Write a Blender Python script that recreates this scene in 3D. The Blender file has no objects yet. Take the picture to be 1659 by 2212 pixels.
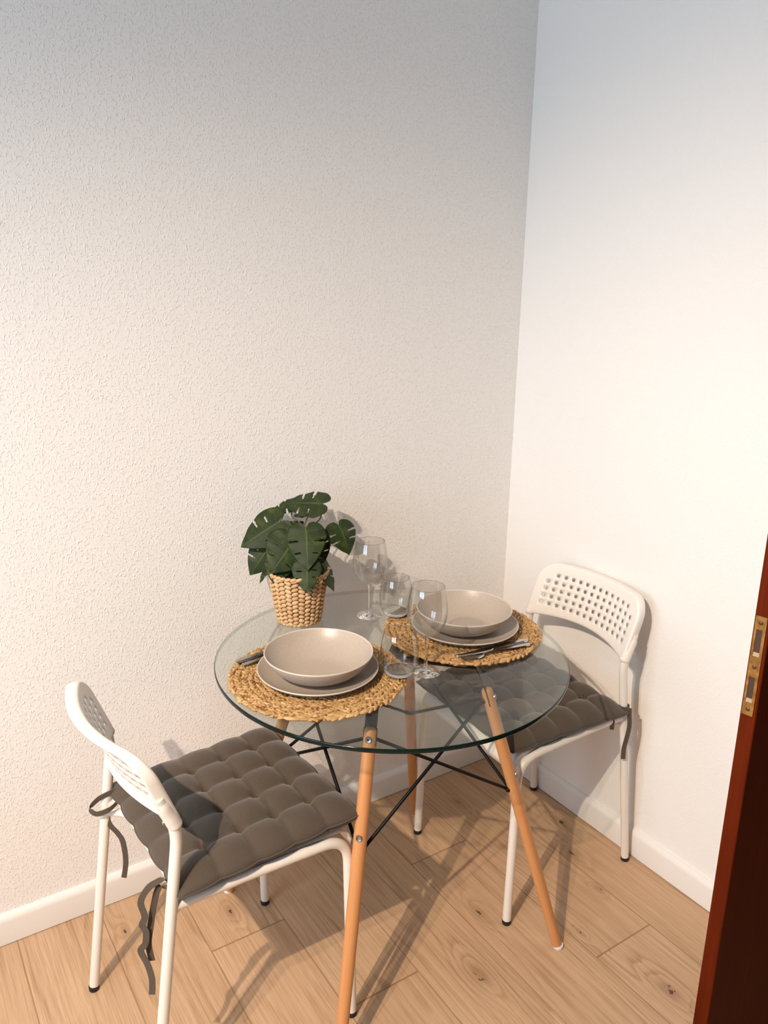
import bpy, math, random
from mathutils import Vector, Matrix
R = math.radians
rnd = random.Random(7)
scene = bpy.context.scene
COL = scene.collection
PI = math.pi

# ------------------------------------------------------------------ helpers
class MB:
    """collects vertices and faces (with uv) for ONE mesh"""
    def __init__(s):
        s.v = []; s.f = []; s.uv = {}; s.mi = []
    def add(s, verts, faces, uvs=None, mi=0):
        o = len(s.v)
        s.v += [tuple(p) for p in verts]
        for k, f in enumerate(faces):
            if uvs is not None: s.uv[len(s.f)] = uvs[k]
            s.f.append([i + o for i in f]); s.mi.append(mi)
        return s
    def box(s, a, b, mi=0):
        x0, y0, z0 = a; x1, y1, z1 = b
        s.add([(x0,y0,z0),(x1,y0,z0),(x1,y1,z0),(x0,y1,z0),(x0,y0,z1),(x1,y0,z1),(x1,y1,z1),(x0,y1,z1)],
              [(0,3,2,1),(4,5,6,7),(0,1,5,4),(1,2,6,5),(2,3,7,6),(3,0,4,7)], mi=mi)
        return s
    def tube(s, path, rad, seg=16, cap=True, round_end=False, sx=1.0):
        path = [Vector(p) for p in path]
        if not isinstance(rad, (list, tuple)): rad = [rad]*len(path)
        rad = list(rad)
        if round_end:
            d0 = (path[0]-path[1]).normalized(); d1 = (path[-1]-path[-2]).normalized()
            r0, r1 = rad[0], rad[-1]
            pre = [(path[0]+d0*r0*math.sin(a)*.6, r0*math.cos(a)) for a in (R(85),R(60),R(30))]
            post = [(path[-1]+d1*r1*math.sin(a)*.6, r1*math.cos(a)) for a in (R(30),R(60),R(85))]
            path = [p for p,_ in pre]+path+[p for p,_ in post]
            rad = [q for _,q in pre]+rad+[q for _,q in post]
        n = len(path); T = []
        for i in range(n):
            t = (path[min(i+1,n-1)]-path[max(i-1,0)]); T.append(t.normalized())
        up = Vector((0,0,1)) if abs(T[0].z) < .9 else Vector((1,0,0))
        N = (up - T[0]*up.dot(T[0])).normalized()
        V = []; F = []; U = []
        L = 0
        ls = []
        for i in range(n):
            if i: L += (path[i]-path[i-1]).length
            ls.append(L)
            N = (N - T[i]*N.dot(T[i])).normalized(); B = T[i].cross(N)
            for k in range(seg):
                a = 2*PI*k/seg
                V.append(path[i]+N*rad[i]*math.cos(a)*sx+B*rad[i]*math.sin(a))
        for i in range(n-1):
            for k in range(seg):
                k2 = (k+1) % seg
                F.append((i*seg+k, i*seg+k2, (i+1)*seg+k2, (i+1)*seg+k))
                U.append([(k/seg,ls[i]),((k+1)/seg,ls[i]),((k+1)/seg,ls[i+1]),(k/seg,ls[i+1])])
        if cap:
            F.append(tuple(reversed(range(seg)))); F.append(tuple((n-1)*seg+k for k in range(seg)))
            U.append([(0,0)]*seg); U.append([(0,0)]*seg)
        s.add(V, F, U); return s
    def lathe(s, prof, seg=64, c=(0,0,0), mi=0):
        V = []; F = []; n = len(prof); idx = []
        for r, z in prof:
            if r < 1e-6:
                idx.append([len(V)]*seg); V.append((c[0], c[1], c[2]+z))
            else:
                idx.append(list(range(len(V), len(V)+seg)))
                V += [(c[0]+r*math.cos(2*PI*k/seg), c[1]+r*math.sin(2*PI*k/seg), c[2]+z) for k in range(seg)]
        for i in range(n-1):
            for k in range(seg):
                q = [idx[i][k], idx[i][(k+1)%seg], idx[i+1][(k+1)%seg], idx[i+1][k]]
                u = []
                for x in q:
                    if x not in u: u.append(x)
                if len(u) > 2: F.append(tuple(u))
        s.add(V, F, mi=mi); return s
    def loft(s, secs):
        """secs: (x, y, z, half_width, half_thick) along x"""
        V = []; F = []
        for x, y, z, w, t in secs:
            V += [(x,y-w,z-t),(x,y+w,z-t),(x,y+w*.8,z+t),(x,y-w*.8,z+t)]
        n = len(secs)
        for i in range(n-1):
            for k in range(4):
                a = i*4+k; b = i*4+(k+1)%4
                F.append((a, a+4, b+4, b))
        F.append((0,1,2,3)); F.append(tuple((n-1)*4+k for k in (3,2,1,0)))
        s.add(V, F); return s
    def ribbon(s, path, width_dirs, w, t=.0008):
        V = []; F = []
        n = len(path); path = [Vector(p) for p in path]
        for i, p in enumerate(path):
            d = Vector(width_dirs[i] if isinstance(width_dirs[0], (list,tuple,Vector)) else width_dirs).normalized()
            tg = (path[min(i+1,n-1)]-path[max(i-1,0)]).normalized()
            d = (d - tg*d.dot(tg)).normalized(); nn = tg.cross(d)
            V += [p-d*w/2-nn*t, p+d*w/2-nn*t, p+d*w/2+nn*t, p-d*w/2+nn*t]
        for i in range(n-1):
            for k in range(4):
                a = i*4+k; b = i*4+(k+1)%4
                F.append((a, b, b+4, a+4))
        F.append((3,2,1,0)); F.append(tuple((n-1)*4+k for k in range(4)))
        s.add(V, F); return s
    def build(s, name, mats, parent=None, smooth=True, angle=40, loc=(0,0,0), subd=0):
        me = bpy.data.meshes.new(name)
        me.from_pydata(s.v, [], s.f); me.update()
        if not isinstance(mats, (list, tuple)): mats = [mats]
        for m in mats: me.materials.append(m)
        for p, i in zip(me.polygons, s.mi): p.material_index = i
        if s.uv:
            ul = me.uv_layers.new(name='UVMap')
            for p in me.polygons:
                u = s.uv.get(p.index)
                if u is None: continue
                for li, q in zip(p.loop_indices, u): ul.data[li].uv = q
        import bmesh
        bm = bmesh.new(); bm.from_mesh(me)
        bmesh.ops.recalc_face_normals(bm, faces=bm.faces); bm.to_mesh(me); bm.free()
        if smooth:
            for p in me.polygons: p.use_smooth = True
            if angle is not None: me.set_sharp_from_angle(angle=R(angle))
        o = bpy.data.objects.new(name, me); COL.objects.link(o); o.location = loc
        if parent: o.parent = parent
        if subd:
            m = o.modifiers.new('sub', 'SUBSURF'); m.levels = subd; m.render_levels = subd
        return o

def cat(pts, n=6):
    """Catmull-Rom through the points"""
    pts = [Vector(p) for p in pts]; out = []
    for i in range(len(pts)-1):
        p0 = pts[max(i-1,0)]; p1 = pts[i]; p2 = pts[i+1]; p3 = pts[min(i+2,len(pts)-1)]
        for k in range(n):
            t = k/n
            out.append(.5*((2*p1)+(p2-p0)*t+(2*p0-5*p1+4*p2-p3)*t*t+(3*p1-p0-3*p2+p3)*t**3))
    out.append(pts[-1]); return out

def tag(o, label=None, category=None, group=None, kind=None):
    if label: o['label'] = label
    if category: o['category'] = category
    if group: o['group'] = group
    if kind: o['kind'] = kind
    return o
def thing(name, label, category, loc=(0,0,0), rotz=0, group=None):
    o = bpy.data.objects.new(name, None); COL.objects.link(o)
    o.empty_display_size = .05; o.location = loc; o.rotation_euler = (0,0,rotz)
    return tag(o, label, category, group)
def dup(root, label, loc, rotz):
    r = root.copy(); COL.objects.link(r); r.location = loc; r.rotation_euler = (0,0,rotz); r['label'] = label
    for ch in list(root.children):
        c = ch.copy(); COL.objects.link(c); c.parent = r
        for g in list(ch.children):
            d = g.copy(); COL.objects.link(d); d.parent = c
    return r

# ------------------------------------------------------------------ materials
def newmat(name):
    m = bpy.data.materials.new(name); m.use_nodes = True
    nt = m.node_tree; b = nt.nodes['Principled BSDF']
    return m, nt, b
class NT:
    def __init__(s, nt): s.nt = nt
    def n(s, t, **kw):
        nd = s.nt.nodes.new(t)
        for k, val in kw.items(): setattr(nd, k, val)
        return nd
    def l(s, a, b): s.nt.links.new(a, b)
    def math(s, op, a, b=None, c=None):
        nd = s.n('ShaderNodeMath', operation=op)
        for i, x in enumerate((a, b, c)):
            if x is None: continue
            if isinstance(x, (int, float)): nd.inputs[i].default_value = x
            else: s.l(x, nd.inputs[i])
        return nd.outputs[0]
    def mapping(s, vec, scale=(1,1,1), loc=(0,0,0), rot=(0,0,0)):
        nd = s.n('ShaderNodeMapping'); nd.inputs['Scale'].default_value = scale
        nd.inputs['Location'].default_value = loc; nd.inputs['Rotation'].default_value = rot
        s.l(vec, nd.inputs['Vector']); return nd.outputs[0]
    def noise(s, vec, scale=5, detail=3, rough=.5, dist=0):
        nd = s.n('ShaderNodeTexNoise'); nd.inputs['Scale'].default_value = scale
        nd.inputs['Detail'].default_value = detail; nd.inputs['Roughness'].default_value = rough
        nd.inputs['Distortion'].default_value = dist
        s.l(vec, nd.inputs['Vector']); return nd.outputs['Fac']
    def ramp(s, fac, stops, interp='LINEAR'):
        nd = s.n('ShaderNodeValToRGB'); cr = nd.color_ramp; cr.interpolation = interp
        while len(cr.elements) < len(stops): cr.elements.new(.5)
        for e, (p, c) in zip(cr.elements, stops):
            e.position = p; e.color = (c, c, c, 1) if isinstance(c, (int, float)) else (*c, 1)
        s.l(fac, nd.inputs[0]); return nd.outputs[0]
    def mix(s, fac, a, b, blend='MIX'):
        nd = s.n('ShaderNodeMix', data_type='RGBA', blend_type=blend)
        for sock, x in ((nd.inputs[0], fac), (nd.inputs[6], a), (nd.inputs[7], b)):
            if isinstance(x, (int, float)): sock.default_value = x
            elif isinstance(x, tuple): sock.default_value = (*x, 1)
            else: s.l(x, sock)
        return nd.outputs[2]
    def bump(s, h, strength=.5, dist=.001, normal=None):
        nd = s.n('ShaderNodeBump'); nd.inputs['Strength'].default_value = strength
        nd.inputs['Distance'].default_value = dist; s.l(h, nd.inputs['Height'])
        if normal is not None: s.l(normal, nd.inputs['Normal'])
        return nd.outputs[0]
    def obj(s): return s.n('ShaderNodeTexCoord').outputs['Object']
    def uv(s): return s.n('ShaderNodeTexCoord').outputs['UV']

def simple(name, col, rough=.5, metal=0, spec=.5, coat=0):
    m, nt, b = newmat(name)
    b.inputs['Base Color'].default_value = (*col, 1); b.inputs['Roughness'].default_value = rough
    b.inputs['Metallic'].default_value = metal; b.inputs['Specular IOR Level'].default_value = spec
    b.inputs['Coat Weight'].default_value = coat
    return m

def wall_mat(name, axes, strength):
    # woodchip wallpaper: small raised slivers under white paint
    m, nt, b = newmat(name); g = NT(nt); v = g.obj()
    sep = g.n('ShaderNodeSeparateXYZ'); g.l(v, sep.inputs[0])
    comb = g.n('ShaderNodeCombineXYZ'); g.l(sep.outputs[axes[0]], comb.inputs[0]); g.l(sep.outputs[axes[1]], comb.inputs[1])
    q = comb.outputs[0]
    warp = g.n('ShaderNodeTexNoise'); warp.inputs['Scale'].default_value = 55; g.l(q, warp.inputs['Vector'])
    vm = g.n('ShaderNodeVectorMath', operation='MULTIPLY_ADD'); g.l(warp.outputs['Color'], vm.inputs[0])
    vm.inputs[1].default_value = (.012,.012,0); g.l(q, vm.inputs[2]); w = vm.outputs[0]
    a = g.noise(g.mapping(w, (1.25,.62,1)), 185, 1.5, .5)
    a = g.ramp(a, [(.56,0),(.72,1)])
    c = g.noise(g.mapping(w, (.7,1.0,1), rot=(0,0,.7)), 205, 1, .5)
    c = g.ramp(c, [(.60,0),(.74,1)])
    d = g.noise(q, 420, 2, .6)
    lump = g.noise(q, 30, 2, .5)
    h = g.math('ADD', g.math('MAXIMUM', a, c), g.math('ADD', g.math('MULTIPLY', d, .18), g.math('MULTIPLY', lump, .55)))
    b.inputs['Base Color'].default_value = (.86,.85,.83,1)
    b.inputs['Roughness'].default_value = .75; b.inputs['Specular IOR Level'].default_value = .25
    g.l(g.bump(h, strength, .0014), b.inputs['Normal'])
    return m

KNOTS = [(-.524,-.547,1.0),(-.193,-.656,.6),(-.652,-.695,1.25),(-.303,-.969,1.2),(-.078,-.395,1.1),(-.153,-.515,.9),
         (-.283,-.158,.9),(-1.31,-.122,.7),(-1.065,-.204,.9),(-.35,-.737,.4)]
JOINTS = [(-.374,-.181,-.812),(-.181,.013,-1.2),(-.964,-.770,-.613),(-.571,-.374,-.31),(-1.156,-.964,-.30)]
def floor_mat():
    m, nt, b = newmat('oak_planks'); g = NT(nt); v = g.obj()
    sep = g.n('ShaderNodeSeparateXYZ'); g.l(v, sep.inputs[0]); X, Y = sep.outputs[0], sep.outputs[1]
    W = .1942
    pu = g.math('DIVIDE', g.math('ADD', X, .181), W)
    pid = g.math('FLOOR', pu); fr = g.math('SUBTRACT', pu, pid)
    # end joints: offset per plank so that the joints land where they do in the room
    wn = g.n('ShaderNodeTexWhiteNoise', noise_dimensions='1D'); g.l(pid, wn.inputs['W'])
    off = g.math('MULTIPLY', wn.outputs['Value'], 1.28)
    for x0, x1, y in JOINTS:
        k = math.floor(((x0+x1)/2+.181)/W)
        is_k = g.math('COMPARE', pid, float(k), .1)
        # blend offset: off = is_k ? -y : off
        off = g.math('ADD', g.math('MULTIPLY', off, g.math('SUBTRACT', 1.0, is_k)), g.math('MULTIPLY', is_k, -y))
    ly = g.math('DIVIDE', g.math('ADD', Y, off), 1.285)
    lid = g.math('FLOOR', ly); lf = g.math('SUBTRACT', ly, lid)
    wn2 = g.n('ShaderNodeTexWhiteNoise', noise_dimensions='2D')
    cb = g.n('ShaderNodeCombineXYZ'); g.l(pid, cb.inputs[0]); g.l(lid, cb.inputs[1]); g.l(cb.outputs[0], wn2.inputs['Vector'])
    rv = wn2.outputs['Value']
    # seams
    ex = g.math('MULTIPLY', g.math('MINIMUM', fr, g.math('SUBTRACT', 1.0, fr)), W)
    ey = g.math('MULTIPLY', g.math('MINIMUM', lf, g.math('SUBTRACT', 1.0, lf)), 1.285)
    seam_x = g.ramp(g.math('MULTIPLY', ex, 100), [(.0,1),(.10,1),(.2,0)])
    seam_y = g.ramp(g.math('MULTIPLY', ey, 100), [(.0,1),(.16,1),(.26,0)])
    # grain coordinates, shifted per plank
    co = g.n('ShaderNodeCombineXYZ')
    g.l(g.math('ADD', X, g.math('MULTIPLY', rv, 7.3)), co.inputs[0]); g.l(g.math('ADD', Y, g.math('MULTIPLY', rv, 3.1)), co.inputs[1]); g.l(g.math('MULTIPLY', rv, 9.0), co.inputs[2])
    q = co.outputs[0]
    ksum = None; kcore = None; kring = None
    for (kx, ky, ks) in KNOTS:
        dx = g.math('DIVIDE', g.math('SUBTRACT', X, kx), .012*ks); dy = g.math('DIVIDE', g.math('SUBTRACT', Y, ky), .026*ks)
        r2 = g.math('ADD', g.math('MULTIPLY', dx, dx), g.math('MULTIPLY', dy, dy))
        e1 = g.math('EXPONENT', g.math('MULTIPLY', r2, -.16)); e2 = g.math('EXPONENT', g.math('MULTIPLY', r2, -1.3))
        e3 = g.math('EXPONENT', g.math('MULTIPLY', r2, -.45))
        ksum = e1 if ksum is None else g.math('ADD', ksum, e1)
        kcore = e2 if kcore is None else g.math('ADD', kcore, e2)
        kring = e3 if kring is None else g.math('ADD', kring, e3)
    big = g.noise(g.mapping(q, (1,.085,1)), 7.5, 2, .45)
    mid = g.noise(g.mapping(q, (1,.05,1)), 26, 2, .5)
    phase = g.math('ADD', g.math('MULTIPLY', big, 15.0), g.math('ADD', g.math('MULTIPLY', mid, 1.1), g.math('MULTIPLY', ksum, 2.4)))
    rings = g.math('SUBTRACT', phase, g.math('FLOOR', phase))
    rings = g.ramp(rings, [(0,.0),(.45,.18),(.82,1),(.93,.75),(1,.0)])
    pores = g.noise(g.mapping(q, (1,.018,1)), 520, 3, .7)
    fib = g.noise(g.mapping(q, (1,.016,1)), 170, 4, .7)
    cloud = g.noise(g.mapping(q, (1,.35,1)), 5, 3, .5)
    patch = g.ramp(g.noise(g.mapping(q, (1,.3,1)), 8, 2, .5), [(.35,.15),(.65,1)])
    tone = g.math('ADD', g.math('MULTIPLY', g.math('MULTIPLY', rings, patch), .36), g.math('ADD', g.math('MULTIPLY', g.ramp(fib, [(.3,0),(.72,1)]), .42), g.math('MULTIPLY', g.ramp(pores, [(.3,0),(.75,1)]), .52)))
    col = g.ramp(g.math('MULTIPLY', tone, .8), [(.22,(.60,.405,.255)),(.5,(.475,.306,.182)),(.74,(.315,.19,.106)),(1,(.20,.113,.06))])
    col = g.mix(g.math('MULTIPLY', g.ramp(cloud, [(.35,0),(.7,1)]), .30), col, (.45,.285,.165))
    col = g.mix(g.math('MULTIPLY', rv, .20), col, (.43,.275,.16))
    kn = g.noise(g.mapping(q, (1,.6,1)), 110, 3, .6)
    col = g.mix(g.math('MINIMUM', g.math('MULTIPLY', kring, .5), .5), col, (.27,.155,.08))
    # a knot's heart: a narrow irregular split along the grain
    crack = g.ramp(g.math('ADD', g.math('MULTIPLY', kcore, .62), g.math('MULTIPLY', g.math('SUBTRACT', kn, .5), 2.3)), [(.62,0),(.74,1)])
    crack = g.math('MULTIPLY', crack, g.ramp(kcore, [(.10,0),(.3,1)]))
    col = g.mix(g.math('MULTIPLY', crack, .9), col, (.06,.03,.016))
    seam = g.math('MAXIMUM', g.math('MULTIPLY', seam_x, .55), g.math('MULTIPLY', seam_y, .62))
    col = g.mix(seam, col, (.17,.095,.045))
    g.l(col, b.inputs['Base Color'])
    b.inputs['Roughness'].default_value = .48; b.inputs['Specular IOR Level'].default_value = .3
    h = g.math('SUBTRACT', g.math('MULTIPLY', tone, -.25), g.math('MULTIPLY', seam, 1.5))
    g.l(g.bump(h, .25, .0005), b.inputs['Normal'])
    return m

def beech_mat():
    m, nt, b = newmat('oiled_beech'); g = NT(nt); v = g.uv()
    n1 = g.noise(g.mapping(v, (9,1.2,1)), 6, 4, .6); n2 = g.noise(g.mapping(v, (60,14,1)), 6, 2, .6)
    t = g.math('ADD', g.math('MULTIPLY', n1, .7), g.math('MULTIPLY', n2, .3))
    g.l(g.ramp(t, [(.3,(.50,.215,.075)),(.55,(.60,.275,.105)),(.75,(.68,.34,.15))]), b.inputs['Base Color'])
    b.inputs['Roughness'].default_value = .38; return m

def cloth_mat():
    m, nt, b = newmat('taupe_cotton'); g = NT(nt); v = g.obj()
    wv = g.n('ShaderNodeTexWave'); wv.inputs['Scale'].default_value = 330; wv.bands_direction = 'DIAGONAL'
    wv.inputs['Distortion'].default_value = 1.0; g.l(v, wv.inputs['Vector'])
    n1 = g.noise(v, 700, 2, .7); n2 = g.noise(v, 28, 3, .5)
    t = g.math('ADD', g.math('MULTIPLY', wv.outputs['Fac'], .35), g.math('MULTIPLY', n1, .65))
    col = g.ramp(t, [(.25,(.058,.043,.031)),(.75,(.122,.093,.069))])
    col = g.mix(g.math('MULTIPLY', n2, .25), col, (.074,.057,.043))
    g.l(col, b.inputs['Base Color']); b.inputs['Roughness'].default_value = .95
    b.inputs['Specular IOR Level'].default_value = .1; b.inputs['Sheen Weight'].default_value = .25
    b.inputs['Sheen Roughness'].default_value = .5
    n3 = g.noise(g.mapping(v, (1,1,1)), 60, 3, .6)
    g.l(g.bump(g.math('ADD', g.math('MULTIPLY', t, .4), g.math('MULTIPLY', n3, 1.2)), .5, .0014), b.inputs['Normal'])
    return m

def straw_mat(name, c0, c1, c2, bump=.6, patchy=False):
    m, nt, b = newmat(name); g = NT(nt); v = g.uv()
    fib = g.noise(g.mapping(v, (3,60,1)), 1, 4, .65)
    tone = g.noise(g.mapping(v, (.23,.0,1)), 1, 0, .5)
    t = g.math('ADD', g.math('MULTIPLY', fib, .65), g.math('MULTIPLY', tone, .5))
    if patchy:
        pn = g.noise(g.obj(), 75, 2, .6)
        t = g.math('SUBTRACT', t, g.math('MULTIPLY', g.ramp(pn, [(.58,0),(.68,1)]), .30))
    g.l(g.ramp(t, [(.30,c0),(.54,c1),(.80,c2)]), b.inputs['Base Color'])
    b.inputs['Roughness'].default_value = .62; b.inputs['Specular IOR Level'].default_value = .35
    g.l(g.bump(fib, bump, .0015), b.inputs['Normal'])
    return m

def leaf_mat():
    m, nt, b = newmat('dark_leaf'); g = NT(nt); v = g.uv()
    sep = g.n('ShaderNodeSeparateXYZ'); g.l(v, sep.inputs[0])
    rib = g.ramp(sep.outputs[0], [(0,1),(.03,.7),(.07,0)])
    vein = g.math('FRACT', g.math('MULTIPLY', sep.outputs[1], 8.0))
    vein = g.ramp(g.math('ABSOLUTE', g.math('SUBTRACT', vein, .5)), [(0,.45),(.05,0)])
    n = g.noise(g.obj(), 35, 3, .6)
    col = g.ramp(n, [(.3,(.011,.022,.006)),(.58,(.023,.039,.009)),(.74,(.054,.070,.014))])
    col = g.mix(g.math('MULTIPLY', g.math('MAXIMUM', rib, vein), .55), col, (.085,.125,.04))
    g.l(col, b.inputs['Base Color']); b.inputs['Roughness'].default_value = .52
    b.inputs['Specular IOR Level'].default_value = .22
    g.l(g.bump(g.math('SUBTRACT', 1.0, g.math('MAXIMUM', rib, vein)), .35, .0008), b.inputs['Normal'])
    return m

def fresnel(g, ior):
    # the same mirror strength from both sides of a thin wall
    ge = g.n('ShaderNodeNewGeometry'); fr = g.n('ShaderNodeFresnel')
    g.l(g.math('ADD', g.math('MULTIPLY', ge.outputs['Backfacing'], 1/ior-ior), ior), fr.inputs['IOR']); return fr
def thin_glass(name, tint, ior=1.45, rough=0.0):
    # thin clear wall: straight transmission plus mirror reflection by angle
    m, nt, b = newmat(name); g = NT(nt); nt.nodes.remove(b)
    out = nt.nodes['Material Output']
    tr = g.n('ShaderNodeBsdfTransparent'); tr.inputs[0].default_value = (*tint, 1)
    gl = g.n('ShaderNodeBsdfGlossy'); gl.inputs['Roughness'].default_value = rough; gl.inputs[0].default_value = (1,1,1,1)
    fr = fresnel(g, ior)
    mx = g.n('ShaderNodeMixShader'); g.l(fr.outputs[0], mx.inputs[0]); g.l(tr.outputs[0], mx.inputs[1]); g.l(gl.outputs[0], mx.inputs[2])
    g.l(mx.outputs[0], out.inputs['Surface']); return m
def rim_glass(name, tints=((.978,.98,.975),(.955,.96,.95),(.90,.90,.88),(.62,.62,.59))):
    # curved drinking glass: thicker towards grazing view so the outline darkens a little
    m, nt, b = newmat(name); g = NT(nt); nt.nodes.remove(b)
    out = nt.nodes['Material Output']
    lw = g.n('ShaderNodeLayerWeight'); lw.inputs['Blend'].default_value = .5
    tint = g.ramp(lw.outputs['Facing'], list(zip((0,.72,.92,1), tints)))
    tr = g.n('ShaderNodeBsdfTransparent'); g.l(tint, tr.inputs[0])
    gl = g.n('ShaderNodeBsdfGlossy'); gl.inputs['Roughness'].default_value = .0
    fr = fresnel(g, 1.72)
    mx = g.n('ShaderNodeMixShader'); g.l(fr.outputs[0], mx.inputs[0]); g.l(tr.outputs[0], mx.inputs[1]); g.l(gl.outputs[0], mx.inputs[2])
    g.l(mx.outputs[0], out.inputs['Surface']); return m
def solid_glass(name, col=(1,1,1)):
    m, nt, b = newmat(name)
    b.inputs['Base Color'].default_value = (*col, 1); b.inputs['Roughness'].default_value = 0
    b.inputs['Transmission Weight'].default_value = 1; b.inputs['IOR'].default_value = 1.48
    return m
def edge_glass():
    # ground rim of the sheet: dark green from outside, clear when looked at through the sheet from inside
    m, nt, b = newmat('glass_edge_green'); g = NT(nt)
    b.inputs['Base Color'].default_value = (.003,.011,.009,1); b.inputs['Roughness'].default_value = .10; b.inputs['Specular IOR Level'].default_value = .3
    tr = g.n('ShaderNodeBsdfTransparent'); tr.inputs[0].default_value = (.80,.87,.84,1)
    ge = g.n('ShaderNodeNewGeometry'); mx = g.n('ShaderNodeMixShader')
    g.l(g.math('MULTIPLY', ge.outputs['Backfacing'], .78), mx.inputs[0]); g.l(b.outputs[0], mx.inputs[1]); g.l(tr.outputs[0], mx.inputs[2])
    g.l(mx.outputs[0], nt.nodes['Material Output'].inputs['Surface']); return m
def wood_dark():
    m, nt, b = newmat('mahogany'); g = NT(nt); v = g.obj()
    n = g.noise(g.mapping(v, (1,1,.05)), 90, 4, .6); n2 = g.noise(v, 4, 2, .5)
    c = g.ramp(g.math('ADD', g.math('MULTIPLY', n, .6), g.math('MULTIPLY', n2, .4)), [(.3,(.060,.0070,.0015)),(.7,(.120,.0165,.003))])
    g.l(c, b.inputs['Base Color']); b.inputs['Roughness'].default_value = .6; b.inputs['Specular IOR Level'].default_value = .04
    return m
def brass_mat():
    m, nt, b = newmat('aged_brass'); g = NT(nt); v = g.obj()
    n = g.noise(v, 90, 3, .6)
    g.l(g.ramp(n, [(.35,(.22,.10,.02)),(.7,(.42,.22,.06))]), b.inputs['Base Color'])
    b.inputs['Metallic'].default_value = .6; b.inputs['Roughness'].default_value = .5; return m
def ceramic_mat():
    m, nt, b = newmat('greige_stoneware'); g = NT(nt)
    n = g.noise(g.obj(), 260, 2, .6)
    g.l(g.ramp(n, [(.35,(.41,.345,.285)),(.7,(.455,.385,.32))]), b.inputs['Base Color'])
    b.inputs['Roughness'].default_value = .33; b.inputs['Specular IOR Level'].default_value = .5
    return m

M = dict(
    wall_l=wall_mat('woodchip_wall_paint', (0,2), .62), wall_r=wall_mat('woodchip_wall_paint_flat', (1,2), .34),
    plain=simple('matt_white_paint', (.84,.83,.81), .8, spec=.2), floor=floor_mat(), base=simple('white_skirting', (.80,.78,.75), .45),
    metal=simple('white_powder_coat', (.80,.76,.70), .38, coat=.2), plastic=simple('white_plastic', (.82,.785,.73), .42),
    beech=beech_mat(), taupe=simple('bounce_dark_taupe', (.20,.16,.13), .8, spec=.1), black=simple('black_steel', (.005,.005,.006), .42, spec=.18), rubber=simple('black_rubber', (.01,.01,.012), .6),  # taupe: unseen walls darkened to swallow bounce light
    steel=simple('zinc_steel', (.42,.42,.41), .3, 1), cutlery=simple('polished_steel', (.50,.46,.43), .2, 1),
    cloth=cloth_mat(), jute=straw_mat('jute_braid', (.17,.075,.022), (.50,.29,.11), (.80,.56,.28), .6, True),
    weave=straw_mat('water_hyacinth', (.38,.195,.075), (.63,.395,.195), (.80,.57,.34), .5),
    jute_dark=simple('jute_shadow_core', (.16,.075,.025), .9), dark=simple('basket_gap_shade', (.05,.022,.01), .9),
    leaf=leaf_mat(), stem=simple('leaf_stem', (.10,.095,.02), .5), moss=simple('dark_soil', (.008,.01,.005), .95),
    ceramic=ceramic_mat(), rim=simple('cream_rim_glaze', (.56,.495,.425), .32), glass=rim_glass('drinking_glass'), gsolid=solid_glass('cast_glass'),
    top=thin_glass('tempered_glass', (.925,.95,.935), 1.42), edge=edge_glass(),
    wood=wood_dark(), brass=brass_mat(), nylon=simple('white_nylon', (.75,.74,.7), .5), hole_shade=simple('lock_recess_shade', (.05,.022,.012), .7),
    lip=rim_glass('glass_lip', ((.9,.9,.88),(.8,.8,.77),(.7,.7,.66),(.5,.5,.47))),
    worn=simple('worn_brass', (.36,.25,.15), .55), worn_dark=simple('dull_screw', (.10,.05,.02), .5, .5),
    pad=simple('clear_pad', (.75,.75,.73), .2), pane=thin_glass('window_glass', (.96,.97,.97), 1.45))

# ------------------------------------------------------------------ the room
def struct(name, mb, mat, smooth=False, **k):
    o = mb.build(name, mat, smooth=smooth, **k); o['kind'] = 'structure'; return o
XW, YW, ZC = -3.4, -2.35, 2.72
struct('floor', MB().box((XW-.15,YW-.15,-.05),(1.35,.15,0)), M['floor'])
struct('ceiling', MB().box((XW-.15,YW-.15,ZC),(1.35,.15,ZC+.1)), M['plain'])
struct('wall_left', MB().box((XW-.15,0,0),(.15,.15,ZC)), M['wall_l'])
struct('wall_right', MB().box((0,-1.09,0),(.15,0,ZC)).box((0,YW,0),(.15,-1.90,ZC)).box((0,-1.90,2.04),(.15,-1.09,ZC)), M['wall_r'])
# unseen hallway, invented and coloured dark to keep bounce light off the door
struct('wall_hall_added', MB().box((1.2,YW-.15,0),(1.35,.15,ZC)).box((.15,0,0),(1.2,.15,ZC)).box((0,YW-.15,0),(1.2,YW,ZC)), M['taupe'])
struct('trim_1', MB().box((-.012,-1.13,0),(.165,-1.088,2.04)).box((-.012,-1.902,0),(.165,-1.86,2.04)).box((-.012,-1.902,2.0),(.165,-1.088,2.045)), M['wood'])
struct('wall_back', MB().box((XW-.15,YW-.15,0),(0,YW,ZC)), M['taupe'])  # unseen wall, set close and coloured dark so the door face stays dim
WY0, WY1, WZ0, WZ1 = -2.1, -.55, .75, 2.45
w = MB(); w.box((XW-.15,YW,0),(XW,0,WZ0)); w.box((XW-.15,YW,WZ1),(XW,0,ZC)); w.box((XW-.15,YW,WZ0),(XW,WY0,WZ1)); w.box((XW-.15,WY1,WZ0),(XW,0,WZ1))
struct('wall_far', w, M['plain'])
w = MB(); fx0, fx1 = XW-.11, XW-.04; ym = (WY0+WY1)/2
for y0, y1, z0, z1 in ((WY0,WY1,WZ0,WZ0+.06),(WY0,WY1,WZ1-.06,WZ1),(WY0,WY0+.06,WZ0,WZ1),(WY1-.06,WY1,WZ0,WZ1),(ym-.06,ym+.06,WZ0,WZ1)):
    w.box((fx0,y0,z0),(fx1,y1,z1))
win = struct('window_1', w, M['base'])
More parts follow.
